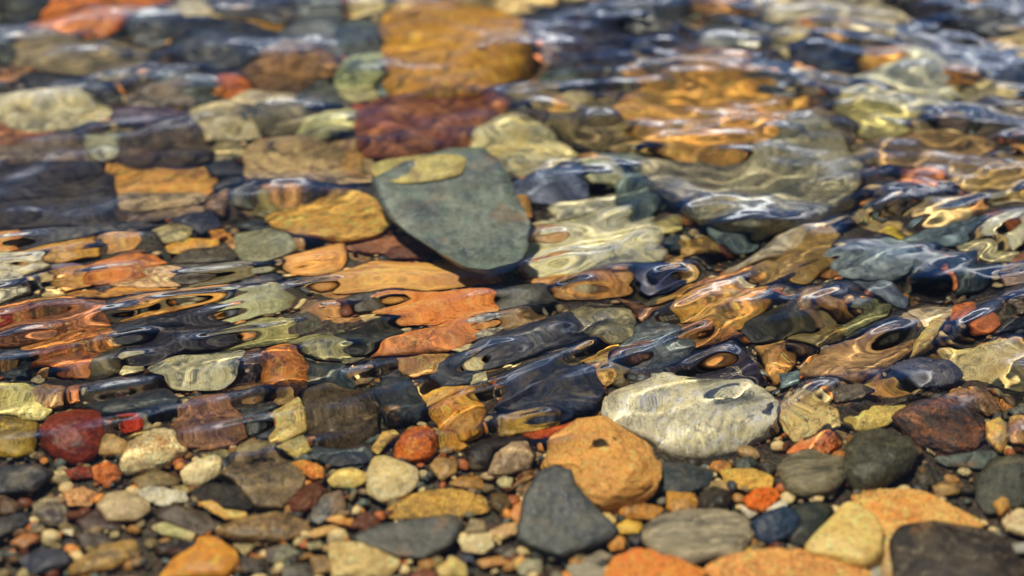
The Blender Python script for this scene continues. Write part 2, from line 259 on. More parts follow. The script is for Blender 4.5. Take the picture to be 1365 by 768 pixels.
STONES = '''
A|orange boulder at the upper left|200,108,42|150,72,38|0.5|0|s|135,95 190,0 200,-70 600,-70 700,0 620,40 500,90 440,130 300,138 180,132
A||62,70,62||.6|0|s|0,-20 190,-10 150,80 100,110 0,60
A||70,78,72||.5|-4|s|-30,60 90,65 130,110 90,140 -30,140
A|ochre ledge under the navy oval stone|160,112,52|120,95,55|.3|-14|s|645,170 720,75 900,60 1130,90 1140,200 1000,295 840,325 700,260
A|navy oval stone|42,54,64|62,74,72|.55|4|s|705,100 760,85 1000,80 1110,100 1090,190 1000,250 880,280 780,250 710,190
A||75,85,90||.5|0|s|1120,120 1200,60 1365,60 1380,230 1260,240 1150,180
A||122,92,58||.5|0|r|1010,290 1080,230 1180,180 1260,190 1320,290 1250,330 1200,370 1080,360 1010,330
A||205,100,38||.6|2|r|870,330 900,310 970,315 990,350 930,385 880,370
A||185,172,135|150,135,95|.5|4|s|920,390 990,355 1150,375 1185,410 1120,430 1000,430 930,415
A||105,98,70||.5|0|r|990,450 1060,430 1190,430 1210,490 1170,540 1080,545 1010,510
A||85,90,80||.5|0|s|1200,350 1290,310 1365,330 1375,420 1250,440 1190,420
P|pale green rounded stone|155,152,110|125,125,85|.5|2|s|400,180 410,163 430,152 458,147 473,152 472,165 460,178 420,184
A|wide pale stone at the left edge|172,164,130|140,125,85|.4|2|s|-40,400 100,378 300,380 400,400 425,440 400,480 250,520 100,510 -40,480
A||135,85,58||.5|-3|r|-20,500 120,510 230,530 150,580 -20,590
A||98,86,74||.45|-4|s|-20,590 150,580 250,540 350,600 400,650 300,680 100,660 -20,650
P|large charcoal slab at the left edge|58,55,60|80,70,62|.4|4|a|-20,225 50,218 118,222 143,232 150,256 152,285 120,298 60,303 -20,303
A|speckled dark oval stone|92,76,58|50,46,42|.5|4|rp|470,590 560,540 680,500 780,520 830,600 800,650 700,680 550,675 480,640
A||122,112,102||.5|2|s|500,370 600,345 720,340 780,370 760,400 620,405 520,400
A||60,75,62||.4|-2|s|640,300 700,260 820,320 865,390 800,400 640,340
A||92,82,98||.4|0|p|440,410 600,405 760,420 770,450 600,500 470,500
A|cracked buff stone|196,182,145|150,135,90|.4|3|av|770,420 900,405 1000,470 1040,540 920,550 820,540 790,470
A||132,132,108||.45|0|s|340,560 470,520 480,620 400,660 350,620
A||118,108,75||.45|0|s|830,610 870,560 960,570 1000,610 930,645 820,640
P|marbled tan stone|156,134,96|110,88,60|.4|4|av|328,235 335,205 350,190 400,187 440,190 478,192 492,215 488,243 450,249 380,250 340,245
P|golden slab beside the charcoal slab|208,152,80|170,115,55|.3|0|rl|142,222 200,227 272,220 278,245 270,262 200,264 152,262
A||42,48,60||.6|4|s|810,660 900,645 980,660 990,690 900,710 830,700
A||52,60,66||.6|4|s|850,735 900,715 975,710 960,745 860,768
A||112,100,74|70,75,70|.35|-8|l|20,200 170,140 400,150 640,200 640,260 480,340 300,290 100,270
A||34,38,38||.4|-2|s|60,300 180,280 330,290 460,340 460,370 300,375 120,350
A||160,104,66||.4|0|s|-20,290 150,250 140,290 -20,350
A||70,62,52||.3|-10|s|20,150 200,135 520,150 640,190 400,200 150,190
A||66,78,84||.4|-4|s|520,100 640,60 700,90 650,160 540,150
A||48,54,60||.4|-2|s|820,10 1000,-20 1200,0 1180,50 900,55
A||86,92,92||.4|-2|s|1150,0 1365,-10 1365,50 1230,55
A||60,64,58||.45|-2|s|-20,140 60,145 90,200 40,250 -20,240
B|big ochre block|192,130,45|140,95,55|.55|8|rp|195,70 230,40 300,35 400,20 600,20 690,90 720,200 700,260 620,330 540,375 300,390 220,370 205,240 200,120
B||80,90,85||.5|0|s|-10,70 180,80 190,150 180,210 80,230 -10,240
B||138,144,100||.5|0|a|0,260 100,220 170,215 160,280 130,330 0,330
B||182,170,118||.5|2|a|0,335 120,315 145,380 60,415 10,390
B||110,126,120||.4|-2|s|140,350 200,280 215,330 200,380 150,370
B|maroon and tan boulder|125,58,52|162,105,58|.5|4|r|75,500 100,460 160,400 280,385 540,380 640,400 655,450 640,480 560,560 500,600 350,610 230,625 120,620 90,570
B||200,85,40||.6|2|r|40,425 100,420 115,440 60,460
B|cream boulder|200,190,142|170,150,90|.55|5|r|520,610 570,530 620,490 700,470 790,490 850,550 930,600 910,660 850,700 740,720 640,690 590,650
B|olive yellow oval stone|152,142,86|125,110,65|.25|76|s|140,662 200,637 280,630 370,617 450,617 490,645 465,698 380,716 240,726 160,703
P|large teal slab|84,96,90|66,76,76|.12|52|f|498,246 540,226 600,208 645,205 665,225 680,245 700,290 702,320 692,350 650,358 620,352 590,335 550,312 520,290 505,268
B||152,116,65||.45|1|s|-20,590 80,580 110,700 60,745 -10,740
B||38,48,70||.4|-8|s|760,130 960,60 1150,90 1180,200 1040,250 860,240 760,180
B||46,58,76||.4|-8|s|1150,100 1365,60 1365,180 1190,210
B||52,60,74||.4|-4|s|700,20 900,0 1100,10 1100,60 900,110 760,90
B||70,76,82||.4|-4|s|1120,0 1365,-20 1365,70 1140,70
B||96,106,90||.5|0|s|800,270 880,250 970,290 960,330 880,360 820,320
B||40,46,42||.6|2|s|920,340 980,260 1050,300 1040,350 950,365
B||112,100,68||.5|0|r|700,350 800,330 860,380 840,430 700,420
B||154,138,85||.4|2|s|870,390 950,370 1010,390 990,420 900,425
B|knobbly olive brown rock|116,104,68|80,70,45|.5|2|r|850,480 950,420 1080,400 1150,440 1200,520 1080,580 980,550 880,520
P|broad golden brown slab|200,146,72|136,104,60|.3|14|r|838,150 850,130 880,110 910,95 960,90 1000,105 1040,125 1080,140 1060,155 1030,165 1000,190 960,200 910,200 870,180 850,165
B||168,126,55||.5|2|s|800,440 850,420 900,440 850,465
B||142,116,64||.5|1|s|1090,570 1200,535 1300,550 1290,590 1150,595
B||218,152,78||.5|4|r|940,605 1000,610 1090,660 1080,675 1000,650
B||188,178,132||.4|2|s|950,670 1020,660 1100,690 1080,720 970,710
B||120,126,112||.4|-2|r|1000,600 1200,600 1260,640 1200,680 1100,670
P|flat grey slab on the right|126,120,100|98,94,80|.22|20|fp|850,230 870,210 920,205 1000,205 985,250 950,270 900,272 870,255
P|large olive grey ridge stone|118,114,92|90,92,74|.3|22|fp|960,245 1000,212 1035,178 1070,160 1098,162 1115,190 1148,228 1140,268 1085,292 1010,298 940,294 915,276
P|small teal slab|82,98,95|66,80,82|.2|6|f|815,240 845,228 862,245 880,270 870,287 840,285 825,265
P||70,80,102||.35|2|s|690,245 720,242 775,240 770,255 710,265 695,260
P||112,62,52||.5|4|s|688,30 700,25 715,28 712,38 695,42
P||90,84,64||.4|0|s|700,160 740,165 800,180 790,192 720,185
P||75,68,52||.4|0|s|760,130 800,135 835,160 790,165
C|dark navy stone near the top|30,52,74|46,62,70|.5|2|s|420,160 520,140 680,190 680,240 580,260 460,230
C|pale stone mass at the top|176,166,138|140,128,100|.5|-6|s|300,20 450,-20 800,-20 860,60 760,110 560,80 400,75
C|white mound|196,196,170|150,150,130|.5|0|s|680,320 780,250 920,210 1000,230 1080,300 1110,370 980,365 820,340
C|greenish yellow dome|168,158,105|130,120,70|.5|0|s|640,400 700,370 980,365 1090,390 1000,450 900,500 820,540 720,530 680,450
C||95,85,68||.6|3|s|550,460 620,440 660,470 680,540 640,580 590,540
C|brown faceted rock on the right|142,116,75|100,85,60|.4|0|a|770,560 900,530 1050,500 1250,560 1200,640 1050,690 900,670 810,670
C||165,96,50||.45|-2|s|860,680 1000,670 1060,740 960,768 880,740
C||30,30,36||.5|10|s|860,-10 1110,-20 1110,60 1050,60 930,45
C|grey stone at the top right corner|84,90,96|50,54,60|.6|14|s|1110,60 1200,10 1300,-30 1400,0 1400,120 1200,100
C|white and orange stone at the right edge|232,205,150|220,130,50|.6|14|s|1205,130 1270,110 1400,120 1400,235 1280,195 1215,175
C||72,84,110||.35|-6|s|1100,200 1240,220 1400,250 1400,350 1250,330 1130,270
C||120,106,84||.45|0|s|480,290 620,280 640,340 560,360 470,340
C||58,74,72||.45|0|s|250,260 400,230 460,310 380,330 270,300
C||100,110,122||.4|2|s|290,340 400,320 440,350 320,380
C||172,130,64||.45|2|s|440,380 520,370 540,430 450,460 340,430
C||132,110,70||.35|-4|s|1060,690 1200,650 1400,600 1400,768 1150,768
C||112,100,74||.5|2|s|700,560 770,540 800,640 740,660 690,620
C||70,78,88||.4|-6|s|60,60 250,50 400,90 380,160 200,170 40,130
C||150,150,140||.4|-4|s|120,110 250,100 300,140 200,180 100,170
C||92,98,108||.4|-6|s|860,120 1050,130 1190,180 1100,230 950,200 850,160
C||120,112,96||.4|-4|s|1130,380 1300,370 1400,400 1400,470 1250,480 1150,440
C||120,92,60||.45|0|r|-10,180 150,190 260,230 250,300 120,260 0,250
D||192,150,92|190,90,40|.6|3|sp|0,150 70,155 85,190 50,215 -10,215
D||54,60,68||.45|0|s|70,205 150,150 300,118 560,108 600,140 570,160 370,180 150,200
D|ochre oval stone under a glossy ripple|160,118,48|120,90,45|.5|6|s|120,240 150,210 370,188 380,230 240,272
D||152,142,100||.5|4|s|620,160 700,130 770,150 740,190 660,200
D||36,46,66||.5|2|s|740,100 860,95 870,130 800,160 700,120
D||218,130,50||.5|3|s|835,150 880,140 900,165 850,180
D||194,136,60||.5|3|s|670,210 760,180 860,180 860,210 760,235 680,240
D|long dark olive pebble|86,80,66|60,56,46|.55|4|s|690,260 760,220 900,205 950,240 930,275 800,280 700,280
D|olive brown pebble with a pointed end|98,90,62|70,62,44|.5|4|s|760,350 850,300 980,290 1010,310 900,370 780,370
D||76,70,52||.5|2|s|680,290 850,285 760,330 690,320
D|grey green slab beside the yellow stone|112,112,86|90,92,72|.3|0|fp|930,160 1080,150 1160,200 1190,240 1080,300 1000,300 950,230
D||56,62,62||.5|3|s|930,130 1000,95 1080,90 1110,140 1000,155
P|bright yellow stone|240,188,100|216,150,66|.45|9|r|357,286 375,275 400,270 440,264 475,262 500,275 515,298 500,312 460,318 400,318 375,305
D||132,106,80||.5|2|s|830,50 920,0 920,60 890,100 840,80
D||74,74,54||.5|0|s|940,10 1020,0 1020,50 950,60
D||122,112,72||.5|2|s|1060,20 1130,40 1050,80 1000,70
D||150,130,98|60,62,70|.45|2|l|450,10 750,0 820,20 800,50 480,70
D||130,106,78|50,56,70|.45|4|l|460,80 800,60 810,95 640,110 460,105
D||222,142,60||.4|2|s|755,5 850,0 830,30
D||132,84,54||.5|2|s|430,270 540,220 580,240 450,280
D|rusty oval pebble|186,106,48|140,60,35|.5|4|s|330,310 450,265 600,255 650,285 560,320 400,340
D|white marble like stone at the left edge|222,216,190|180,170,130|.5|4|av|-40,220 60,240 190,290 100,340 100,370 -40,410
D||182,132,72||.5|2|s|210,330 320,300 360,340 260,370
D||108,108,114||.5|3|s|190,280 290,280 330,300 220,320
D||194,158,118|120,60,50|.45|3|v|440,340 560,320 680,300 710,345 600,375 480,370
D||48,36,46||.5|2|s|380,350 440,345 460,380 400,400
D||168,110,50||.4|0|l|260,380 500,375 680,380 600,410 350,430
D|speckled orange buff stone|208,152,90|160,90,50|.5|4|rp|0,450 150,420 270,405 300,440 200,480 80,500 -10,510
D||176,42,24||.6|7|s|-20,478 20,482 32,494 -10,512
D|long amber ridge stone|168,112,50|120,75,40|.5|2|l|500,450 770,400 900,380 905,405 770,440 560,485 480,485
D||152,90,50|90,60,50|.45|2|l|-10,530 130,490 400,440 410,520 200,560 30,600 -10,590
D|speckled rust stone|190,118,58|140,70,40|.5|5|rp|90,610 200,550 420,525 460,600 400,630 200,650 110,650
D|deep amber stone|168,90,38|120,60,35|.5|5|s|110,690 200,650 330,630 410,640 415,690 370,740 270,735 180,700
D||100,90,54||.45|0|s|420,640 490,610 480,710 400,768 340,750
D||32,36,48||.45|3|s|430,520 560,480 850,450 900,490 700,540 520,580 460,570
D|long black glossy stone|34,32,42|50,40,45|.5|6|s|530,630 640,560 850,500 930,540 850,610 640,670 560,670
D||152,146,95||.45|3|s|840,620 930,560 1060,500 1180,540 1140,590 1000,610
D||142,142,106||.45|3|s|900,440 1100,400 1150,430 1090,460 920,490
D|pale slab above the dark blue dome|206,198,156|180,168,120|.35|16|s|610,690 700,660 850,640 960,630 950,690 890,768 700,760 630,720
D||198,182,132||.55|6|s|475,720 500,670 570,680 570,710 500,735
P||118,82,58|70,50,45|.5|5|s|300,505 315,472 345,465 350,490 335,512
P|orange and plum stone|192,112,50|90,55,50|.55|7|s|350,490 360,465 385,460 402,478 410,515 392,526 350,518
D||44,52,70||.5|2|s|-10,620 90,610 100,660 0,700
D||46,56,62||.5|2|s|0,700 110,680 110,740 0,750
D||172,112,60||.5|4|s|0,680 70,670 20,720
D||50,56,68||.5|4|s|970,340 1100,305 1130,330 1110,370 980,390
D||162,110,60|110,60,45|.4|2|l|1150,270 1365,200 1365,320 1270,350 1180,300
D||154,148,104|70,80,95|.5|3|s|1150,600 1220,560 1365,540 1400,600 1365,665 1250,650
D||54,66,56||.45|3|s|1230,700 1365,680 1400,768 1230,790
E||132,80,52||.45|0|a|0,180 180,170 340,210 200,250 0,230
E||120,62,50||.5|3|a|180,225 300,200 380,225 330,260 200,265
E||188,134,72|140,84,50|.4|2|l|0,340 150,285 480,290 560,320 640,350 500,370 200,400 0,390
E|mottled rust orange slab|172,96,44|204,156,98|.4|6|r|130,460 300,410 590,400 610,500 480,520 250,510
E||72,66,50||.5|4|s|0,440 60,410 160,415 140,450 60,460
E|black green oval under the rust slab|34,38,30|50,55,45|.5|6|s|-30,565 120,545 240,545 220,590 100,620 -20,612
E||178,106,58|140,80,50|.45|4|s|130,640 260,580 400,530 520,530 530,590 400,640 220,660
E||172,162,115||.5|4|s|0,620 100,650 60,680 0,690
E||168,152,116||.5|4|s|440,630 500,600 530,615 530,650 490,660
E|black and white veined stone|150,144,128|50,50,48|.5|6|v|520,560 560,520 640,520 600,570 540,600
E||132,104,58||.5|4|s|640,500 740,480 820,485 820,510 700,550 650,545
E|dark oval with a glossy top|70,72,64|50,52,56|.5|6|s|615,420 700,380 800,370 850,420 760,470 640,485
E||168,112,60|110,70,50|.4|2|s|730,350 850,320 1000,350 1150,320 1130,370 900,400 840,390
E|big pale green stone beneath the ripples|216,210,176|180,172,122|.35|-2|s|720,200 800,100 950,40 1150,40 1250,100 1260,200 1250,280 1150,320 980,340 830,310 740,290
E||208,202,168||.35|4|s|830,50 880,0 1060,-20 1120,30 1000,70 860,90
E||182,132,72||.55|5|s|690,20 760,10 750,90 720,80
E||152,122,86||.55|5|s|700,140 800,115 880,150 800,190 720,190
E||142,132,86||.5|3|s|1260,120 1365,100 1365,150 1260,160
E||58,74,70||.5|3|s|1250,190 1365,160 1365,220 1270,225
E||152,122,62||.5|3|s|1290,280 1365,250 1370,330 1310,340
E|small navy stone|42,52,80|60,70,90|.55|6|s|1170,340 1230,295 1310,310 1330,350 1220,370
E||188,132,70||.45|5|s|1265,400 1365,350 1370,420 1265,430
E||110,100,74||.5|4|s|1185,400 1265,375 1260,430 1220,435
E|large slate blue rock|52,60,74|70,78,84|.4|6|s|550,620 650,550 850,480 900,470 1000,580 900,620 700,650 560,650
P|slate blue dome at the waterline|40,50,66|60,70,84|.5|10|s|660,545 680,510 740,488 790,495 802,520 790,545 720,560 680,555
E|grey dome with an olive base|142,134,100|60,72,95|.5|10|s|860,500 960,460 1130,460 1165,520 1120,580 1050,590 960,560
P|dark green dome|54,64,62|44,52,56|.5|8|s|500,515 520,500 545,502 566,545 560,562 520,566 505,548
E|wide slate grey rock|80,88,90|60,66,72|.4|4|s|1100,620 1180,540 1280,500 1365,540 1400,620 1365,700 1200,740 1130,700
E|golden shard|218,156,74|190,130,60|.5|10|a|950,680 1010,630 1080,600 1085,635 1000,680
E||208,162,90||.5|8|a|970,690 1060,650 1090,730 1050,760 1000,720
E||122,82,60||.45|10|s|1090,640 1200,610 1270,620 1200,660 1110,700
E||192,134,76|130,80,55|.55|12|s|230,690 330,660 430,650 400,720 300,745
E||178,168,132||.5|8|s|510,700 560,690 590,768 520,780
E||122,80,54||.45|4|s|1110,390 1200,430 1280,480 1200,510 1160,460
E||60,68,74||.5|6|s|360,720 480,660 540,680 510,768 370,775
E||60,66,66||.5|4|s|140,720 230,690 250,760 180,775
F||98,114,114||.45|3|s|120,150 200,120 300,130 290,180 150,190
F||154,122,60||.45|3|s|-10,200 100,170 150,200 0,260
F|pale diagonal ledge|210,194,162|170,150,110|.3|2|s|150,300 370,170 500,100 660,80 680,110 560,160 400,230 200,330
F|olive brown pointed rock|142,116,66|110,88,52|.5|4|a|380,260 480,170 590,170 580,250 460,350 320,370 310,340
F||194,162,52||.5|5|s|780,150 820,110 880,130 870,180
F|blue grey rounded rock|82,98,105|62,76,88|.45|2|s|880,180 950,120 1100,80 1230,110 1120,190 960,230
F|pale blue grey rock|124,134,134|92,104,112|.4|2|s|590,260 750,210 860,190 920,260 880,330 700,350 620,300
F||198,132,70||.45|2|l|0,370 200,320 300,300 330,330 200,370 0,400
F|glowing ochre stone|200,138,54|160,100,45|.45|6|s|0,430 120,390 280,400 360,400 300,490 240,550 100,520 20,490
F||188,172,132||.5|14|s|150,400 230,360 280,370 250,410
F|black olive hollow stone|48,48,30|70,66,40|.45|0|s|300,500 440,440 500,510 400,580 260,590 250,540
F||178,112,60||.5|4|r|20,570 100,530 200,540 230,590 130,610 50,610
F||132,106,66||.45|4|s|460,400 580,390 560,460 510,500 460,460
F|olive green wedge|106,106,70|80,84,58|.45|4|a|620,520 700,450 810,430 800,490 660,560
F||60,60,54||.45|4|s|640,580 760,530 900,480 870,510 700,590
F||126,112,66||.45|4|s|440,570 570,510 630,530 630,590 540,620
F||68,84,84||.45|2|s|900,280 1000,240 1070,310 1000,350 930,350
F|dark green stone on the right|44,60,54|60,74,70|.5|4|s|1070,290 1200,260 1260,310 1180,380 1080,380
F|orange pink pebble|194,104,58|160,90,60|.5|8|s|1080,440 1170,430 1210,490 1180,540 1100,540
F||172,152,122||.45|4|s|920,480 1000,440 1100,460 1080,520 960,540
F||192,168,102||.45|4|s|930,600 1000,510 1060,530 1020,620 940,680
F|large buff rock at the right edge|214,192,136|170,145,90|.4|0|s|1050,640 1250,610 1400,640 1400,780 1130,768
F||70,70,76||.5|6|s|1210,540 1270,470 1400,480 1400,540 1250,550
F|brown ringed oval stone|142,112,75|100,76,54|.5|6|l|480,700 560,650 750,600 900,580 920,640 820,710 700,760 540,740
F|blue black oval pebble on the right|58,64,86|80,84,90|.55|10|s|860,720 930,680 1060,670 1110,720 1080,768 940,772
P|purple black round stone|50,44,62|80,74,90|.6|10|v|922,500 940,480 970,470 1000,478 1012,500 990,520 945,520
F||194,134,78|90,60,45|.5|6|l|270,620 420,590 430,660 360,760 320,660
F||98,112,114||.55|8|s|380,710 460,700 480,768 390,772
F||122,76,46||.5|3|s|1320,230 1400,200 1400,290 1330,290
F||172,142,122||.5|4|s|1280,320 1340,300 1400,320 1360,370 1300,370
F||192,186,150||.4|4|s|1240,150 1340,105 1400,110 1400,150 1300,180
F||178,168,125||.4|0|s|1100,200 1200,180 1330,200 1320,280 1250,260 1130,240
F||72,60,50||.45|2|s|1300,390 1365,370 1400,400 1400,470 1310,450
F||90,100,112||.4|2|s|700,370 830,350 900,400 880,450 740,400
F||88,92,80||.4|2|s|330,170 480,120 560,100 480,150 370,190
G|yellow green dome at the left edge|136,114,42|100,84,36|.55|6|s|-40,140 80,140 150,150 130,270 70,300 -40,270
G||174,164,102||.45|6|s|-20,20 100,10 200,90 170,130 -20,130
G||152,110,75|90,60,50|.55|12|s|100,50 180,10 250,20 250,70 180,85 110,70
G||200,112,50||.6|12|s|270,20 320,20 320,50 275,60
G|large red maroon stone|146,50,28|96,36,40|.6|8|s|160,190 200,120 300,90 380,100 415,180 385,290 300,325 210,290 170,240
G|long glossy green black stone|46,56,58|60,76,76|.6|12|s|340,60 450,20 560,0 660,0 700,50 690,100 560,120 470,130 400,120
G|plum brown boulder|112,76,54|86,54,66|.55|5|rp|680,200 720,110 800,50 900,40 960,110 975,190 920,260 800,270 700,250
G||64,74,66||.5|3|p|960,80 1080,50 1120,90 1020,170 980,170
G||152,122,70||.6|6|s|1085,60 1110,30 1160,30 1190,60 1150,85 1100,85
G|cream wedge pebble|194,168,106|165,140,85|.5|4|s|1075,200 1110,110 1200,50 1225,120 1220,190 1150,240 1090,235
G||64,70,76||.5|2|s|1020,180 1090,140 1080,210 1030,210
P|dark olive brown disc stone|86,72,46|66,58,42|.5|4|sp|405,545 412,525 440,515 475,520 497,545 502,575 480,595 440,598 412,580
G||172,137,86||.65|4|s|385,240 410,190 450,180 515,240 490,290 400,290
G|rough cream crystal stone|202,182,136|150,110,70|.55|5|rp|485,320 520,240 600,185 680,200 740,270 680,320 600,350 500,365
G||142,122,76||.6|3|s|505,215 540,180 590,180 570,220
G||176,50,24||.6|5|r|470,140 510,130 560,150 550,170 500,175
G|pale pointed pebble|170,155,118|145,128,90|.55|4|s|725,350 780,310 860,290 890,320 870,370 800,410 740,400
G||178,172,148||.5|3|r|550,430 620,410 740,440 750,470 650,490 570,460
G||152,136,96||.6|2|s|680,410 740,405 765,430 740,445
G||136,121,80||.5|2|s|950,260 1000,210 1100,240 1100,270 1000,305 950,290
G|flat grey brown slab|102,86,60|84,72,54|.3|4|fp|880,370 960,310 1100,290 1225,350 1210,410 1130,500 1020,500 940,400
G|charcoal stone below the grey brown slab|42,39,33|60,54,44|.5|3|r|765,440 850,400 960,410 1010,460 1000,500 900,505 800,475
G|speckled orange chip|226,150,74|190,110,50|.5|9|rp|1165,310 1210,300 1290,340 1290,370 1250,385 1200,345
G||118,55,25|80,40,25|.5|2|r|1140,490 1200,420 1270,390 1305,430 1250,500 1190,520
P|creamy yellow pebble|198,178,112|165,140,80|.5|3|s|437,640 450,628 470,624 487,632 485,645 470,652 445,650
G|pale oval pebble at the lower left|156,140,110|125,105,80|.6|5|s|390,490 430,440 500,430 590,470 600,510 550,545 430,550
G||112,106,86||.5|2|s|125,520 190,470 260,490 270,560 200,570
G||174,134,92||.55|3|rp|250,440 330,410 390,440 360,490 280,490
G||142,50,28||.5|2|r|230,350 350,330 370,370 270,380
G||172,90,50||.5|3|rp|370,340 430,310 490,360 440,400 380,380
G|glossy black log shaped stone|34,40,46|60,50,40|.55|5|s|-30,340 150,330 220,360 130,430 -30,440
G|long speckled brown pebble|122,99,65|95,78,54|.5|5|sp|860,590 960,540 1100,510 1220,550 1240,590 1130,625 950,625
G|curved yellow pebble|194,154,82|160,120,60|.45|4|s|800,480 850,470 900,510 985,510 980,535 900,540 840,510
G||80,66,50||.4|1|s|610,510 700,490 820,520 870,570 800,600 650,560
G|curving ochre stone at the lower left|194,126,52|150,95,50|.45|3|s|640,780 700,700 800,640 780,610 850,610 940,670 950,720 900,780
G||164,148,108||.45|5|s|605,570 660,555 780,600 760,630 650,600
G||40,36,38||.55|5|s|610,650 700,620 780,630 750,680 650,690
G||142,116,66||.45|3|s|270,740 400,650 530,620 560,680 450,740 300,768
G||40,42,46||.5|3|s|-20,540 100,510 120,560 -20,640
G||50,56,68||.5|5|s|80,700 160,660 270,670 280,720 130,768
G||212,198,164||.6|5|s|240,590 290,580 290,610
G||142,86,46||.5|3|s|40,640 100,600 160,610 100,660
G||132,116,80||.5|1|s|930,640 1030,640 980,690
G||110,110,90||.5|2|s|1060,660 1150,640 1195,680 1120,720 1070,710
G||162,147,102||.55|3|s|1225,640 1280,625 1290,655 1240,665
G||152,121,76||.45|2|s|1230,590 1330,560 1365,580 1260,620
G||202,142,80||.5|3|s|1290,540 1365,520 1390,550 1365,560
P|long teal grey slab under the olive brown disc|68,78,74|54,62,62|.35|-1|a|400,605 425,594 460,598 492,600 496,612 470,628 440,622
G||178,158,96||.5|4|s|1105,265 1210,210 1245,260 1190,290
G||96,95,90||.45|1|s|1230,540 1290,450 1365,430 1380,500 1280,560
G||122,112,66||.45|1|s|800,290 880,265 940,280 930,310
G||86,66,60||.4|0|s|300,540 400,500 490,560 480,590 330,590
G||112,96,60||.45|1|s|530,380 620,340 720,380 700,410 560,420
G||100,76,54||.5|2|s|0,455 20,450 80,480 60,520 0,520
G||120,110,84||.5|2|s|130,480 180,455 240,455 200,500 140,510
G||96,82,62||.45|1|s|300,600 420,595 440,640 330,660
G||70,62,54||.45|1|s|960,690 1050,700 1060,750 950,760
G||128,104,70||.5|2|s|1240,690 1330,690 1370,740 1260,768
G||96,92,74||.5|1|s|1130,730 1230,720 1250,780 1130,780
H|white pebble in the foreground|202,186,146|170,150,100|.62|5|s|100,370 130,300 180,290 300,340 305,400 250,450 170,475 110,440
H|orange wedge in two halves|220,156,74|190,125,55|.5|10|s|300,30 380,5 500,20 550,45 450,60 380,90 340,110
H|amber dome stone|194,128,50|160,95,40|.55|7|s|360,120 420,70 550,50 575,120 560,190 480,225 400,190
H|rough rust orange stone|194,95,34|150,70,30|.55|4|rp|210,290 260,190 340,170 380,230 350,300 270,310
H||178,144,82||.6|4|s|125,265 160,190 210,180 235,215 180,260 150,280
H||182,122,50||.5|3|r|365,180 430,210 500,235 480,265 400,250
H||46,31,25||.5|1|s|500,270 560,220 700,200 760,215 620,280 590,340 510,340
H|grey pebble with an orange streak|152,134,106|120,100,80|.6|7|sv|580,365 620,290 680,235 740,235 765,290 750,340 660,365
H||127,101,60||.6|3|s|355,330 380,295 470,310 460,360 400,390
H||164,152,112||.65|5|s|620,390 650,370 685,380 680,415 640,415
H||112,86,50||.5|4|s|700,430 760,390 800,400 770,445
H||127,96,52||.5|3|s|665,430 740,365 780,370 700,420
H|sandy ochre crust|164,128,62|120,95,50|.25|2|rp|180,510 300,440 440,420 560,450 590,510 470,530 330,540 200,540
H||152,106,50||.5|3|s|430,400 480,370 550,370 580,420 500,420
H|dark grey flat slab in the foreground|76,79,74|60,64,62|.3|5|f|30,620 160,570 300,550 440,530 485,570 430,650 330,700 220,690
H||112,50,35|80,38,30|.5|4|r|40,570 70,520 130,520 160,560 110,590
H||212,126,52||.5|5|s|-5,535 50,540 40,565 -5,560
H|buff pebble at the bottom|178,158,112|150,125,80|.45|5|r|-40,640 80,640 180,680 235,720 180,775 -30,768
H|small white pebble beside the grey flat slab|190,174,132|155,130,90|.58|6|s|470,625 510,605 600,600 610,650 560,680 490,665
H||178,148,102||.5|4|s|590,590 650,560 700,550 700,600 640,625
H||120,110,84||.5|3|s|490,600 520,540 570,550 580,590
H|teal pentagon slab|76,84,84|62,70,74|.3|9|f|705,600 730,480 790,380 850,355 920,370 940,430 1010,500 1105,590 1080,620 880,690 760,650 710,630
H|large orange boulder|242,180,106|236,160,84|.6|9|r|820,350 850,240 920,150 1000,120 1060,115 1110,170 1220,240 1270,330 1240,430 1150,480 1050,500 970,460 930,370 880,350
H|red orange wedge|204,86,38|160,60,30|.5|8|r|720,200 800,170 930,125 900,180 850,225 770,230
H||162,128,55||.4|4|s|620,180 720,130 850,110 860,130 760,170 650,200
H||152,101,40||.5|2|s|1100,500 1160,455 1220,480 1290,490 1240,540 1130,540
H||204,158,76||.6|4|s|1100,570 1140,540 1200,560 1190,600 1120,600
H||184,158,102||.6|3|s|1030,520 1070,510 1100,550 1080,570
H||164,108,55||.65|4|s|1060,630 1100,605 1135,620 1130,660 1080,670
H||36,36,37||.5|2|s|1140,620 1190,590 1230,620 1180,660
P|grey stone with a dark base|134,126,106|78,74,70|.5|7|l|862,705 880,690 920,683 955,683 990,690 1000,715 985,738 920,750 880,742 860,722
P|orange stone cut by the bottom edge|224,138,66|190,100,50|.45|7|r|805,785 820,745 855,735 900,742 935,765 930,790
H||132,132,106||.6|4|s|700,740 740,700 800,710 800,760 720,768
H||194,170,108||.55|4|s|380,740 450,690 500,730 500,775 400,775
H||54,68,80||.5|2|s|470,690 520,680 530,710 490,720
H||142,60,30||.5|2|s|230,790 330,735 400,760 400,790
H||152,112,66||.5|2|s|540,710 640,690 660,720 570,740
H||178,122,70||.5|3|s|670,720 720,690 740,710 700,740
H||46,36,36||.5|2|s|600,670 680,630 710,660 650,690
H||172,106,60||.5|1|s|690,490 730,470 715,560 670,530
H||112,87,42||.5|3|s|600,440 660,440 680,490 640,520 600,490
H||122,117,102||.5|2|s|940,710 1040,665 1090,690 1040,720
H||132,127,112||.5|2|s|900,730 1000,710 1060,740 1040,780 920,780
P|translucent pale green boulder|222,216,188|200,190,148|.5|4|s|808,550 825,525 860,508 910,500 960,505 1005,510 1035,545 1030,570 1000,590 975,610 940,618 895,610 870,590 835,570
P||56,64,58||.45|0|p|872,630 885,618 920,622 950,628 945,650 905,662 878,655
H||62,74,76||.4|1|s|-60,290 0,270 90,275 110,310 20,330 -50,330
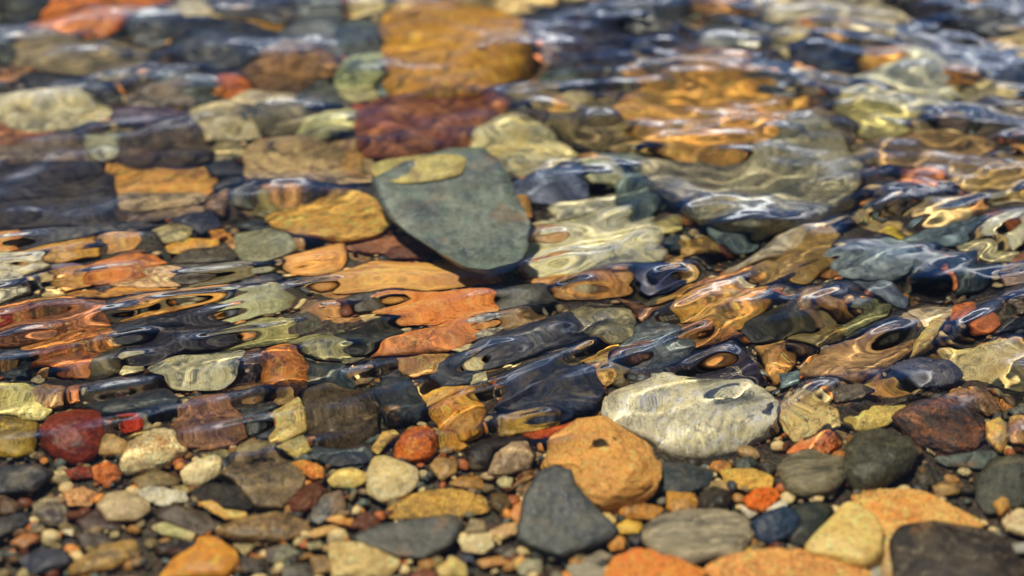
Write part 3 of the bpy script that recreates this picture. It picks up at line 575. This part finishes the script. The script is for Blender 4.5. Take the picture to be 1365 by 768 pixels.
I|dark olive knob|76,72,72|110,100,60|.55|9|s|250,130 300,50 370,50 410,120 360,190 280,210
I|cream striated rock|194,170,114|160,130,80|.4|4|v|410,90 520,50 620,110 640,180 560,220 450,230 400,170
I|orange patched stone|206,112,60|170,140,100|.45|4|r|420,280 480,220 600,190 620,240 560,270
I|layered grey green stone|104,98,78|66,66,56|.55|5|l|380,340 440,290 520,270 640,290 645,380 590,440 500,455 420,430
I|round olive grey cobble|82,82,64|64,66,54|.58|6|sp|650,250 690,200 800,185 900,210 935,280 900,350 800,410 700,430 655,380
I|dark brown cobble|60,50,52|130,80,50|.5|4|rp|850,140 920,80 1040,60 1160,110 1220,210 1180,270 1050,280 950,260 890,190
I||204,178,102||.45|5|s|670,150 760,90 900,80 860,150 760,190 690,190
I|small two tone pebble near the right edge|186,146,80|80,84,90|.65|8|s|1200,150 1250,125 1300,160 1310,230 1270,280 1220,230
I||164,128,80||.5|3|s|1300,120 1400,130 1400,230 1320,240
I||84,92,86||.5|2|s|1000,290 1120,280 1260,270 1200,340 1060,330
I|dark green rock at the right edge|60,65,56|84,86,70|.45|2|p|1180,380 1230,310 1330,290 1400,320 1400,480 1220,520 1180,460
I||142,116,70||.5|2|s|1000,410 1050,390 1120,400 1100,440 1020,450
I||164,126,66||.6|6|s|1240,480 1290,440 1310,490 1270,530
I|bright orange chip between white pebbles|238,112,36|210,90,30|.5|7|r|245,460 300,420 370,410 390,450 320,510 260,500
I|white chip right of the bright orange chip|196,190,170||.55|4|s|320,515 400,460 420,480 400,520 350,535
I||188,178,155||.6|3|s|230,480 260,500 300,520 265,540 235,510
I||40,38,30||.6|3|s|70,440 120,410 190,430 180,490 110,520 70,500
I||150,124,80||.4|1|s|65,430 90,395 160,388 210,420 190,430 120,412
I||184,144,70||.5|2|r|150,350 260,340 360,370 340,420 230,420 180,390
I|deep blue stone|46,68,82|38,54,66|.55|4|s|280,560 340,520 420,490 470,540 440,600 360,640 300,620
I||50,56,50||.45|1|s|430,490 540,470 600,500 560,580 490,650 420,640 470,560
I|pale triangular stone|194,168,106|165,135,80|.5|6|s|495,660 560,580 640,490 680,475 760,530 800,600 790,700 730,740 620,710 510,690
I|large ochre slab with orange stains|214,168,100|206,130,66|.3|4|r|680,440 800,425 960,435 1060,500 1200,580 1100,600 900,590 810,590 740,520
I|black boulder in the lower right corner|42,38,36|56,50,46|.45|10|p|845,640 880,580 1000,560 1120,580 1200,590 1290,640 1340,720 1365,780 1340,900 1000,920 870,850
I||178,148,92||.4|1|s|795,610 870,575 850,640 850,790 795,790
I|rough orange stone at the bottom|226,156,92|204,128,72|.4|6|rp|100,740 200,690 350,660 470,670 600,710 700,720 740,768 600,840 200,840
I||184,164,124||.5|3|s|1280,550 1340,500 1400,510 1400,620 1300,590
I||122,122,118||.55|3|s|1320,640 1400,635 1400,680 1330,675
I||75,86,76||.6|2|s|210,310 270,290 300,320 270,350 220,340
I||56,50,40||.6|2|s|300,320 350,310 380,340 340,370
I||152,106,46||.5|2|s|-60,430 50,440 60,530 -10,545 -60,500
I||204,160,60||.6|5|s|230,665 270,650 275,680 240,690
I||92,80,58||.5|1|s|930,360 1000,350 1010,400 950,420
I||124,96,66||.45|4|s|1040,60 1100,20 1220,30 1250,80 1200,110 1100,90
I||110,100,84||.4|3|s|560,20 700,0 780,40 700,70 600,60
I||92,92,84||.5|3|s|1280,90 1330,50 1400,60 1400,120 1310,120
I||212,134,66||.5|2|s|-50,730 40,725 90,745 80,790 -50,790
I||140,140,125||.5|2|s|740,740 790,720 800,780 740,790
'''

# ------------------------------------------------------------------ read the stone list
def parse(txt):
    out = []
    for ln in txt.strip().splitlines():
        t, lab, col, f, lift, st, pts = ln.split('|')
        cs = [tuple(float(v) for v in c.split(',')) for c in col.split('/')] if '/' in col else None
        out.append((t, lab, col, f, lift, st, pts))
    return out
TILE = {c: ((i % 3)*455, (i//3)*256) for i, c in enumerate('ABCDEFGHI')}
COLS = [('black', (38, 36, 36)), ('charcoal', (60, 58, 55)), ('dark olive', (72, 68, 48)), ('navy', (40, 50, 74)), ('dark slate', (54, 63, 72)),
        ('dark green', (52, 64, 54)), ('teal grey', (82, 97, 94)), ('blue grey', (90, 100, 114)), ('grey', (112, 108, 98)), ('pale grey', (135, 133, 118)),
        ('grey green', (98, 102, 80)), ('olive', (118, 108, 70)), ('olive brown', (98, 84, 55)), ('dark brown', (72, 56, 46)), ('brown', (124, 92, 60)),
        ('tan', (150, 125, 84)), ('ochre', (172, 130, 62)), ('golden', (204, 156, 78)), ('orange', (212, 130, 54)), ('rust orange', (182, 96, 46)),
        ('rust red', (140, 58, 36)), ('maroon', (110, 50, 45)), ('buff', (176, 154, 112)), ('cream', (196, 180, 138)), ('white', (212, 202, 175)),
        ('pale green', (145, 144, 104)), ('pale olive', (154, 142, 92)), ('plum', (88, 68, 74)), ('deep red', (172, 45, 26)), ('amber', (168, 108, 46))]
def cname(c):
    return min(COLS, key=lambda k: sum((a-b)**2 for a, b in zip(k[1], c)))[0]

stones = []
for i, ln in enumerate(STONES.strip().splitlines()):
    p = ln.split('|'); t, lab = p[0], p[1]
    ca = tuple(float(v) for v in p[2].split(','))
    j = 4
    cb = None
    if p[3]: cb = tuple(float(v) for v in p[3].split(','))
    f, lift, st, pts = float(p[j]), float(p[j+1]), p[j+2], p[j+3]
    off = TILE.get(t); P = [tuple(float(v) for v in q.split(',')) for q in pts.split()]
    if off: P = [(off[0]+x/3, off[1]+y/3) for x, y in P]
    if cb is None:
        g = random.Random(i*13+1); k = g.uniform(.6, .85)
        cb = tuple(max(20, min(235, v*k+g.uniform(-14, 14))) for v in ca)
    stones.append(dict(lab=lab, ca=ca, cb=cb, f=f, lift=lift, st=st, P=P))

SAT = 1.0
def grade(c):
    m = sum(c)/3
    if c[0] > 1.9*c[1]: c = (c[0], c[1]*1.10, c[2]*.95)
    elif c[0] > 1.38*c[1]: c = (c[0]*1.02, c[1]*1.09, c[2]*1.10)
    m = sum(c)/3; k = 1.30 if m > 115 else (1.25 if m > 82 else .88)
    c = tuple(m+(v-m)*1.12 for v in c)
    if m > 145: k = 1.42
    if m < 75 and c[2] >= c[0]: c = (c[0]*.92, c[1], c[2]*1.18)  # blue sky reflection on dark stones, painted into their own colour
    k = min(k, 245/max(c))
    return tuple(max(3, v*k) for v in c)

def kind_of(s, wpx, hpx):
    l = s['lab']
    for w in ('slab', 'boulder', 'pebble', 'shard', 'cobble', 'rock', 'chip', 'ledge', 'block'):
        if w in l.split()[-8:]:
            return {'slab': 'flat_rock', 'boulder': 'boulder', 'pebble': 'pebble', 'shard': 'rock_shard', 'cobble': 'cobble', 'rock': 'rock', 'chip': 'stone_chip', 'ledge': 'rock_ledge', 'block': 'rock_block'}[w]
    m = max(wpx, hpx*1.3)
    if 'r' in s['st'] and m > 50: return 'rock'
    return 'pebble' if m < 46 else ('stone' if m < 130 else 'rock')

# occupancy map of the view, used to find the gaps between the big stones
OW, OH = 1445, 848   # 40 px margin around the frame
occ = np.zeros((OH//2, OW//2), bool)
yy, xx = np.mgrid[0:OH//2, 0:OW//2]; XX = xx*2-40+1; YY = yy*2-40+1
def paint(P):
    P = np.array(P); x0, y0 = P.min(0); x1, y1 = P.max(0)
    a, b_ = max(0, int((x0+40)//2)), min(OW//2, int((x1+40)//2)+2); c, d = max(0, int((y0+40)//2)), min(OH//2, int((y1+40)//2)+2)
    if a >= b_ or c >= d: return
    X = XX[c:d, a:b_]; Y = YY[c:d, a:b_]; ins = np.zeros(X.shape, bool)
    for k in range(len(P)):
        xa, ya = P[k]; xb, yb = P[(k+1) % len(P)]
        if ya == yb: continue
        cond = ((ya > Y) != (yb > Y)) & (X < (xb-xa)*(Y-ya)/(yb-ya)+xa); ins ^= cond
    occ[c:d, a:b_] |= ins

placed = []
for i, s in enumerate(stones):
    P = np.array(s['P']); w, h = np.ptp(P[:, 0]), np.ptp(P[:, 1])
    c = polygon_centroid(P)
    kd = kind_of(s, w, h)
    mat = stone_material('stone_surface', grade(s['ca']), grade(s['cb']), s['st'], i+1)
    o, c2, z, size, hh = build_stone(kd, P, s['f'], s['lift'], s['st'], mat, i*31+3)
    paint(P)
    placed.append(dict(o=o, c=c, w=w, h=h, col=s['ca'], lab=s['lab'], kd=kd, top=z+hh, c2=c2, mine=True))

# ------------------------------------------------------------------ small pebbles in the gaps
pal = [(124, 96, 62), (150, 124, 86), (96, 92, 78), (64, 64, 60), (172, 152, 112), (176, 112, 56), (118, 60, 38), (104, 92, 62), (84, 92, 88), (190, 172, 128), (138, 104, 58), (56, 48, 42), (74, 78, 82), (150, 84, 44)]
pmats = [stone_material('pebble_surface', grade(c), tuple(v*.75 for v in c), 'rp' if k % 3 == 0 else 's', 900+k) for k, c in enumerate(pal)]
pebble_protos = []
for k in range(16):
    V, F = ICO[3]; g = np.random.RandomState(400+k)
    ax = np.array([1, g.uniform(.62, .95), g.uniform(.45, .75)]); P = V.copy()
    for _ in range(6):
        nn = g.normal(size=3); nn /= np.linalg.norm(nn); lim = g.uniform(.72, .92); d = P@nn; P -= np.outer(np.maximum(0, d-lim)*.8, nn)
    P *= (1+.09*wnoise(V, 60+k, 2.4, 3))[:, None]; P *= ax
    pebble_protos.append((P, F))
proto_mesh = {}
def small_pebble(X, Y, Z, rad, k, ci, rz):
    key = (k, ci)
    if key not in proto_mesh:
        P, F = pebble_protos[k]; o = mesh_obj('pebble', P*.01, F, pmats[ci]); proto_mesh[key] = o.data
    else:
        o = bpy.data.objects.new('pebble', proto_mesh[key]); COL.objects.link(o)
    s = rad/.01; o.scale = (s, s, s); o.location = (X, Y, Z); o.rotation_euler = (rnd.uniform(-.35, .35), rnd.uniform(-.35, .35), rz)
    return o
# a lower layer of broader stones that shows between the upper ones
under = 0; tries = 0
wm_ = [stone_material('stone_surface', grade(c), grade(tuple(v*.7 for v in c)), st, 950+k) for k, (c, st) in enumerate([
    ((176, 128, 66), 's'), ((150, 112, 66), 'p'), ((190, 160, 108), 's'), ((128, 112, 74), 's'), ((206, 178, 128), 'r'), ((110, 84, 56), 'p'), ((182, 166, 122), 's'), ((146, 108, 66), 'r'), ((92, 84, 66), 'p'), ((66, 66, 58), 'p'), ((104, 92, 72), 's')])]
while under < 150 and tries < 20000:
    tries += 1
    x = rnd.uniform(-20, 1385); y = rnd.uniform(-15, 790)
    r = rnd.uniform(17, 34) if y < 560 else rnd.uniform(11, 22); a = max(0, int((x+40-8)//2)); c = max(0, int((y+40-6)//2))
    if occ[c:c+6, a:a+8].mean() > .12: continue
    n = rnd.randint(7, 9); a0 = rnd.uniform(0, 6.28); asp = rnd.uniform(1.1, 1.9)
    poly = [(x+r*asp*rnd.uniform(.82, 1.1)*math.cos(a0+k*6.283/n), y+r*.62*rnd.uniform(.82, 1.1)*math.sin(a0+k*6.283/n)) for k in range(n)]
    mi = rnd.randrange(8) if y < 560 else rnd.choice([1, 3, 5, 6, 7, 8, 8, 9, 10, 10])
    o, c2, z, size, hh = build_stone('stone', poly, .4, -12, 's', wm_[mi], 5000+tries, level=4)
    paint([((px_-x)*.8+x, (py_-y)*.8+y) for px_, py_ in poly])
    placed.append(dict(o=o, c=np.array([x, y]), w=2*r*asp, h=1.2*r, col=[(176, 128, 66), (150, 112, 66), (190, 160, 108), (128, 112, 74), (206, 178, 128), (110, 84, 56), (182, 166, 122), (146, 108, 66), (92, 84, 66), (66, 66, 58), (104, 92, 72)][mi], lab='', kd='stone', top=0, c2=c2, mine=False))
    under += 1
print('under', under)
count = 0; tries = 0
NFILL = 198
while count < NFILL and tries < 60000:
    tries += 1
    x = rnd.uniform(-25, 1390); y = rnd.uniform(-25, 793)
    if y < 480 and rnd.random() < .35: continue
    r = rnd.choice([15, 13, 11, 10, 9, 8, 7, 6, 6, 5]) * (1 if tries < 25000 else .62)
    a = int((x+40-r)//2); b_ = int((x+40+r)//2)+1; c = int((y+40-r*.8)//2); d = int((y+40+r*.8)//2)+1
    a = max(a, 0); c = max(c, 0)
    w = occ[c:d, a:b_]
    if w.size == 0 or w.mean() > (.30 if tries < 25000 else .42): continue
    G = hit(x, y, -.02); G = hit(x, y, float(bed(G[1]))+.002)
    pxm = np.linalg.norm(G-CAM)*SW/LENS/1365
    ci = rnd.choice([0, 1, 1, 4, 4, 5, 5, 7, 9, 10, 10, 13, 2, 8, 3]) if y < 560 else rnd.choice([0, 1, 1, 2, 3, 4, 4, 5, 6, 7, 8, 9, 9, 10, 11, 12, 13]); rad = r*1.15*pxm
    o = small_pebble(G[0], G[1], float(bed(G[1]))+rad*.15, rad, rnd.randrange(16), ci, rnd.uniform(0, 6.28))
    occ[c:d, a:b_] |= ((XX[c:d, a:b_]-x)**2+((YY[c:d, a:b_]-y)*1.2)**2 < r*r)
    placed.append(dict(o=o, c=np.array([x, y]), w=2*r, h=1.5*r, col=pal[ci], lab='', kd='pebble', top=0, c2=G[:2], mine=False))
    count += 1
print('fillers', count, tries, 'coverage', occ.mean())

# ------------------------------------------------------------------ labels
marks = [p for p in placed if p['lab']]
used = set()
plain = {'flat_rock': 'slab', 'stone_chip': 'chip', 'rock_shard': 'shard', 'rock_ledge': 'ledge', 'rock_block': 'block'}
def rel(p, m):
    dx, dy = p['c']-m['c']
    if abs(dx)/(m['w']+8) > abs(dy)/(m['h']+8): return 'right of' if dx > 0 else 'left of'
    return 'below' if dy > 0 else 'above'
for p in placed:
    o = p['o']; o['category'] = {'flat_rock': 'rock', 'rock_ledge': 'rock', 'rock_block': 'rock', 'rock_shard': 'stone', 'stone_chip': 'stone', 'cobble': 'stone'}.get(p['kd'], p['kd'])
    if p['lab']:
        L_ = p['lab']
        if len(L_.split()) < 4: 
            tail = {'bed': ' lying on the stream bed', 'dry': ' among the pebbles near the shore'}['bed' if p['c'][1] < 560 else 'dry']; L_ += tail
        p['final'] = L_; used.add(L_)
for p in placed:
    if p['lab']: continue
    m = sorted(marks, key=lambda q: np.hypot(q['c'][0]-p['c'][0], (q['c'][1]-p['c'][1])*1.3))
    asp = p['w']/max(1, p['h']); shp = 'long ' if asp > 2.6 else ('round ' if asp < 1.25 else '')
    big = p['w']*p['h']; sz = ['tiny ', 'small ', '', 'large '][(big > 260)+(big > 1000)+(big > 5000)]
    noun = plain.get(p['kd'], p['kd']).replace('_', ' ')
    short = lambda q: q['lab']
    cands = []
    for a in (0, 1, 2):
        cands.append(f"{sz}{shp}{cname(p['col'])} {noun} just {rel(p, m[a])} the {short(m[a])}")
    for a, b2 in ((0, 1), (0, 2), (1, 2)):
        cands.append(f"{sz}{cname(p['col'])} {noun} {rel(p, m[a])} the {short(m[a])} and {rel(p, m[b2])} the {short(m[b2])}")
    pick = None
    for cnd in cands:
        if cnd not in used and len(cnd.split()) <= 16: pick = cnd; break
    if pick is None:
        # order among those that share the first wording, counted from the left of the view
        base = cands[0]
        for od in ('second ', 'third ', 'fourth ', 'fifth ', 'sixth ', 'seventh '):
            cnd = od+base+' counting outward'
            if cnd not in used: pick = cnd; break
    words_ = pick.split()
    p['final'] = ' '.join(words_[:16]); used.add(pick)
for p in placed:
    p['o']['label'] = p['final']
    if not p['lab']: p['o']['group'] = 'small loose pebbles between the larger stones' if p['kd'] == 'pebble' else 'stones of the stream bed'
    elif p['kd'] in ('pebble', 'stone', 'boulder', 'rock', 'flat_rock'): p['o']['group'] = 'stones of the stream bed'

# ------------------------------------------------------------------ grit and outlying gravel (uncountable)
def gravel_material():
    m = bpy.data.materials.new('gravel_surface'); m.use_nodes = True; nt = m.node_tree; N = nt.nodes; L = nt.links
    b = N['Principled BSDF']; g = N.new('ShaderNodeNewGeometry'); r = N.new('ShaderNodeValToRGB'); r.color_ramp.interpolation = 'CONSTANT'
    cs = pal; e = r.color_ramp.elements
    e[0].color = (*lin(cs[0]), 1); e[1].position = 1/len(cs); e[1].color = (*lin(cs[1]), 1)
    for k in range(2, len(cs)): q = e.new(k/len(cs)); q.color = (*lin(grade(cs[k])), 1)
    L.new(g.outputs['Random Per Island'], r.inputs[0])
    tc = N.new('ShaderNodeTexCoord'); n = N.new('ShaderNodeTexNoise'); n.inputs['Scale'].default_value = 300; n.inputs['Detail'].default_value = 5; L.new(tc.outputs['Object'], n.inputs['Vector'])
    mr = N.new('ShaderNodeMapRange'); mr.inputs['To Min'].default_value = .55; mr.inputs['To Max'].default_value = 1.35; L.new(n.outputs['Fac'], mr.inputs[0])
    mx = N.new('ShaderNodeVectorMath'); mx.operation = 'SCALE'; L.new(r.outputs[0], mx.inputs[0]); L.new(mr.outputs[0], mx.inputs['Scale']); L.new(mx.outputs[0], b.inputs['Base Color'])
    bp = N.new('ShaderNodeBump'); bp.inputs['Distance'].default_value = .0008; bp.inputs['Strength'].default_value = .7; L.new(n.outputs['Fac'], bp.inputs['Height']); L.new(bp.outputs[0], b.inputs['Normal'])
    b.inputs['Roughness'].default_value = .5
    return m
gmat = gravel_material()
def scatter(name, pts, lvl, seed):
    g = np.random.RandomState(seed); VV, FF = [], []; base = 0
    protos = []
    for k in range(10):
        V, F = ICO[lvl]; P = V*(1+.14*wnoise(V, 700+k+seed, 2.6, 2))[:, None]*np.array([1, g.uniform(.6, 1), g.uniform(.45, .8)]); protos.append((P, F))
    for (x, y, z, r) in pts:
        P, F = protos[g.randint(10)]; a = g.uniform(0, 6.28); ca, sa = math.cos(a), math.sin(a)
        Q = P*r; Q = np.c_[Q[:, 0]*ca-Q[:, 1]*sa, Q[:, 0]*sa+Q[:, 1]*ca, Q[:, 2]+Q[:, 0]*g.uniform(-.3, .3)]+(x, y, z)
        VV.append(Q); FF.append(F+base); base += len(P)
    o = mesh_obj(name, np.vstack(VV), np.vstack(FF), gmat); o['kind'] = 'stuff'; return o
pts = []
for _ in range(9000):
    x = rnd.uniform(-20, 1385); y = rnd.uniform(-20, 790)
    if occ[int((y+40)//2), int((x+40)//2)]: continue
    G = hit(x, y, -.02); r = rnd.choice([.0012, .0018, .0026, .0036, .0048]); b0 = float(bed(G[1]))
    G = hit(x, y, b0); pts.append((G[0], G[1], float(bed(G[1]))+r*.3, r))
o = scatter('grit', pts, 2, 5); o['label'] = 'fine mixed grit filling the gaps between the pebbles'; o['category'] = 'grit'
pts = []
for _ in range(9000):
    X = rnd.uniform(-1.0, 1.0); Y = rnd.uniform(-.55, 1.1)
    a, b_ = to_px(X, Y, float(bed(Y)))
    r = rnd.choice([.005, .006, .008, .010, .013, .017, .022])
    m = r*2000
    if -20-m < a < 1385+m and -15-m < b_ < 790+m: continue
    pts.append((X, Y, float(bed(Y))+r*.1, r))
o = scatter('gravel', pts[:4200], 2, 9); o['label'] = 'loose mixed river gravel spreading beyond the stones in view'; o['category'] = 'gravel'

# ------------------------------------------------------------------ stream bed
def axis(lo, hi, step, far, grow=1.12):
    a = list(np.arange(lo, hi+step/2, step)); s = step; x = a[-1]
    while x < far: s *= grow; x += s; a.append(x)
    s = step; x = a[0]; pre = []
    while x > -far: s *= grow; x -= s; pre.append(x)
    return np.array(pre[::-1]+a)
def grid(ax, ay):
    X, Y = np.meshgrid(ax, ay); nx, ny = len(ax), len(ay)
    i = np.arange(nx*ny).reshape(ny, nx); F = np.stack([i[:-1, :-1], i[:-1, 1:], i[1:, 1:], i[1:, :-1]], -1).reshape(-1, 4)
    return X.ravel(), Y.ravel(), F
X, Y, F = grid(axis(-.62, .62, .004, 40), axis(-.42, .75, .004, 40))
Z = bed(Y)-.0035+.0018*wnoise(np.c_[X, Y, X*0], 3, 60, 3)*np.exp(-(X**2+Y**2)/4)
bm = bpy.data.materials.new('bed_sand'); bm.use_nodes = True; N = bm.node_tree.nodes; L = bm.node_tree.links; b = N['Principled BSDF']
tc = N.new('ShaderNodeTexCoord'); n1 = N.new('ShaderNodeTexNoise'); n1.inputs['Scale'].default_value = 420; n1.inputs['Detail'].default_value = 6; L.new(tc.outputs['Object'], n1.inputs['Vector'])
vo = N.new('ShaderNodeTexVoronoi'); vo.inputs['Scale'].default_value = 330; L.new(tc.outputs['Object'], vo.inputs['Vector'])
cr = N.new('ShaderNodeValToRGB'); e = cr.color_ramp.elements; e[0].position = .3; e[0].color = (.014, .011, .008, 1); e[1].position = .75; e[1].color = (.15, .105, .055, 1); L.new(n1.outputs['Fac'], cr.inputs[0])
mx = N.new('ShaderNodeMix'); mx.data_type = 'RGBA'; mx.blend_type = 'MULTIPLY'; mx.inputs[0].default_value = .5; L.new(cr.outputs[0], mx.inputs[6]); L.new(vo.outputs['Color'], mx.inputs[7]); L.new(mx.outputs[2], b.inputs['Base Color'])
bp = N.new('ShaderNodeBump'); bp.inputs['Distance'].default_value = .0015; L.new(vo.outputs['Distance'], bp.inputs['Height']); L.new(bp.outputs[0], b.inputs['Normal'])
b.inputs['Roughness'].default_value = .6
o = mesh_obj('ground', np.c_[X, Y, Z], F, bm); o['kind'] = 'structure'

# ------------------------------------------------------------------ water surface
def sstep(a, b, x):
    t = np.clip((x-a)/(b-a), 0, 1); return t*t*(3-2*t)
def waves(X, Y, seed, lam0, lam1, ang, spread, n):
    """sum of n plane waves: wavelength lam0..lam1 (m), travelling across the direction ang (crest direction in degrees)"""
    g = np.random.RandomState(seed); Z = np.zeros_like(X)
    for _ in range(n):
        lam = math.exp(g.uniform(math.log(lam0), math.log(lam1))); k = 2*math.pi/lam
        a = R(ang + g.normal(0, spread)) + math.pi/2
        Z += lam/lam1*np.sin(k*(X*math.cos(a)+Y*math.sin(a))+g.uniform(0, 6.28))
    return Z/math.sqrt(n/2)
X, Y, F = grid(axis(-.56, .56, .0016, 30, 1.2), axis(-.31, .60, .0016, 30, 1.2))
PX, PY = to_px(X, Y, 0.0)
infront = (Y > -.5); PX = np.where(infront, PX, 700); PY = np.where(infront, PY, 1200); PX = np.clip(PX, -400, 1800); PY = np.clip(PY, -300, 1300)
ZL = waves(X, Y, 11, .024, .046, 13, 9, 44)
ZM = waves(X, Y, 12, .024, .048, 22, 11, 44)
ZR = waves(X, Y, 13, .026, .056, 38, 17, 44)
wl = 1-sstep(250, 700, PX); wr = sstep(750, 1150, PX); wm = np.clip(1-wl-wr, 0, 1)
nrm = np.sqrt(wl**2+wm**2+wr**2); ZS = (ZL*wl+ZM*wm+.85*ZR*wr)/nrm
ZX = waves(X, Y, 17, .045, .085, 100, 22, 30)      # cross chop that breaks the crests into short humps
ZS = ZS*(1+.40*np.tanh(ZX)) + .22*ZX
ZS = ZS+.15*ZS**2          # crests a little sharper than troughs
# where the short steep ripples run
top = 265+75*np.exp(-((PX-330)/220)**2)+80*np.exp(-((PX-600)/110)**2)-15*sstep(880, 1000, PX)-60*sstep(1100, 1300, PX)
AS = sstep(top-30, top+50, PY)*(1-sstep(540, 640, PY))
AS = AS*(1-.97*np.exp(-(((PX-600)/100)**4+((PY-266)/66)**4)))
AS = AS*(1-.6*np.exp(-(((PX-910)/125)**4+((PY-560)/60)**4)))
AS = AS*(.75+.25*sstep(-1, 1, waves(X, Y, 51, .15, .3, 0, 60, 12)))
ZB = waves(X, Y, 21, .06, .13, 12, 26, 30)   # longer swell in the upper part
AB = (1-.5*sstep(240, 420, PY))*(1-sstep(520, 610, PY))
AB = AB*(.62+.38*sstep(560, 760, PX))
AB = AB*(1-.93*np.exp(-(((PX-600)/120)**4+((PY-280)/80)**4)))
ZU = waves(X, Y, 31, .022, .045, 20, 36, 40)
AU = (1-sstep(150, 330, PY))*(.45+.65*sstep(620, 760, PX))
ZC = waves(X, Y, 41, .007, .013, 15, 40, 30)
Z = .00138*AS*ZS + .0026*AB*ZB + .00060*AU*ZU + .00002*(AS+AU)*ZC
Z += 00.00018*sstep(560, 640, PY)*waves(X, Y, 61, .03, .08, 15, 35, 30)
Z += .00005*sstep(420, 500, PY)*(1-sstep(590, 650, PY))*sstep(-.5, 1.2, waves(X, Y, 72, .08, .16, 0, 60, 12))*waves(X, Y, 71, .0062, .010, 82, 14, 30)
Z += .00006*(AS+.5*AU)*waves(X, Y, 81, .011, .019, 20, 28, 36)

far = np.exp(-np.maximum(0, np.hypot(X, Y)-1.0)/.5)
Z = Z*far
glass = bpy.data.materials.new('clear_water'); glass.use_nodes = True; N = glass.node_tree.nodes; L = glass.node_tree.links
for n in list(N): N.remove(n)
out = N.new('ShaderNodeOutputMaterial'); gl = N.new('ShaderNodeBsdfGlass'); gl.inputs['IOR'].default_value = 1.333; gl.inputs['Roughness'].default_value = 0.0; gl.inputs['Color'].default_value = (.995, .985, .945, 1)
L.new(gl.outputs[0], out.inputs[0])
water = mesh_obj('water', np.c_[X, Y, Z], F, glass); water['kind'] = 'structure'
water.cycles.is_caustics_caster = True
for p in placed: p['o'].cycles.is_caustics_receiver = True
for nm in ('ground', 'grit', 'gravel'): bpy.data.objects[nm].cycles.is_caustics_receiver = True

# ------------------------------------------------------------------ light
SUN_EL, SUN_AZ = R(66), R(-45)     # azimuth measured from +Y towards +X: behind the stream, to the left
sund = bpy.data.lights.new('sun', 'SUN'); sund.energy = SUNE; sund.angle = R(SUNA); sund.color = (1.0, .92, .76)
sund.cycles.is_caustics_light = True
sun = bpy.data.objects.new('sun', sund); COL.objects.link(sun)
sd = Vector((math.sin(SUN_AZ)*math.cos(SUN_EL), math.cos(SUN_AZ)*math.cos(SUN_EL), math.sin(SUN_EL)))
sun.rotation_euler = sd.to_track_quat('Z', 'Y').to_euler()
w = bpy.data.worlds.new('World'); scene.world = w; w.use_nodes = True; N = w.node_tree.nodes; L = w.node_tree.links
for n in list(N): N.remove(n)
out = N.new('ShaderNodeOutputWorld'); bg = N.new('ShaderNodeBackground'); sky = N.new('ShaderNodeTexSky'); sky.sky_type = 'NISHITA'; sky.sun_disc = False
sky.sun_elevation = SUN_EL; sky.sun_rotation = SUN_AZ; sky.dust_density = .3; sky.ozone_density = 3.0; bg.inputs['Strength'].default_value = SKYS; L.new(sky.outputs[0], bg.inputs[0])
# bright broken cloud low over the far bank
tc = N.new('ShaderNodeTexCoord'); mp = N.new('ShaderNodeMapping'); mp.inputs['Scale'].default_value = (1.6, 1.6, 4.5); L.new(tc.outputs['Generated'], mp.inputs[0])
nz = N.new('ShaderNodeTexNoise'); nz.inputs['Scale'].default_value = 1.7; nz.inputs['Detail'].default_value = 5; nz.inputs['Roughness'].default_value = .5; nz.inputs['Distortion'].default_value = .4; L.new(mp.outputs[0], nz.inputs['Vector'])
r1 = N.new('ShaderNodeMapRange'); r1.interpolation_type = 'SMOOTHSTEP'; r1.inputs['From Min'].default_value = .49; r1.inputs['From Max'].default_value = .63; L.new(nz.outputs['Fac'], r1.inputs[0])
sep = N.new('ShaderNodeSeparateXYZ'); L.new(tc.outputs['Generated'], sep.inputs[0])
def mrange(sock, lo, hi, v0=0.0, v1=1.0):
    n = N.new('ShaderNodeMapRange'); n.interpolation_type = 'SMOOTHSTEP'; n.inputs['From Min'].default_value = lo; n.inputs['From Max'].default_value = hi
    n.inputs['To Min'].default_value = v0; n.inputs['To Max'].default_value = v1; L.new(sock, n.inputs[0]); return n.outputs[0]
def mmul(a_, b_):
    n = N.new('ShaderNodeMath'); n.operation = 'MULTIPLY'; L.new(a_, n.inputs[0]); L.new(b_, n.inputs[1]) if not isinstance(b_, float) else setattr(n.inputs[1], 'default_value', b_); return n.outputs[0]
fwd = mrange(sep.outputs['Y'], -.1, .5)
low = mmul(mrange(sep.outputs['Z'], .46, .26), mrange(sep.outputs['X'], -.30, .20, .40, 1.0))
veil = mmul(mrange(sep.outputs['Z'], .58, .34), mrange(sep.outputs['X'], -.25, .22, .5, 1.0))
m3o = mmul(mmul(mmul(low, r1.outputs[0]), fwd), CLOUD)
v3o = mmul(mmul(mmul(veil, mrange(nz.outputs['Fac'], .35, .6, .35, 1.0)), fwd), VEIL)
bg3 = N.new('ShaderNodeBackground'); bg3.inputs[0].default_value = (.03, .17, .60, 1); L.new(v3o, bg3.inputs['Strength'])
bg2 = N.new('ShaderNodeBackground'); bg2.inputs[0].default_value = (1.0, .97, .90, 1); L.new(m3o, bg2.inputs['Strength'])
ad = N.new('ShaderNodeAddShader'); L.new(bg.outputs[0], ad.inputs[0]); L.new(bg2.outputs[0], ad.inputs[1]); ad2 = N.new('ShaderNodeAddShader'); L.new(ad.outputs[0], ad2.inputs[0]); L.new(bg3.outputs[0], ad2.inputs[1]); L.new(ad2.outputs[0], out.inputs[0])

scene.view_settings.view_transform = 'Standard'; scene.view_settings.look = 'None'; scene.view_settings.exposure = 0
cy = scene.cycles
cy.use_denoising = True; cy.caustics_refractive = True; cy.caustics_reflective = False; cy.blur_glossy = .3
cy.max_bounces = 8; cy.transmission_bounces = 8; cy.sample_clamp_indirect = 4.0; cy.sample_clamp_direct = 7.0
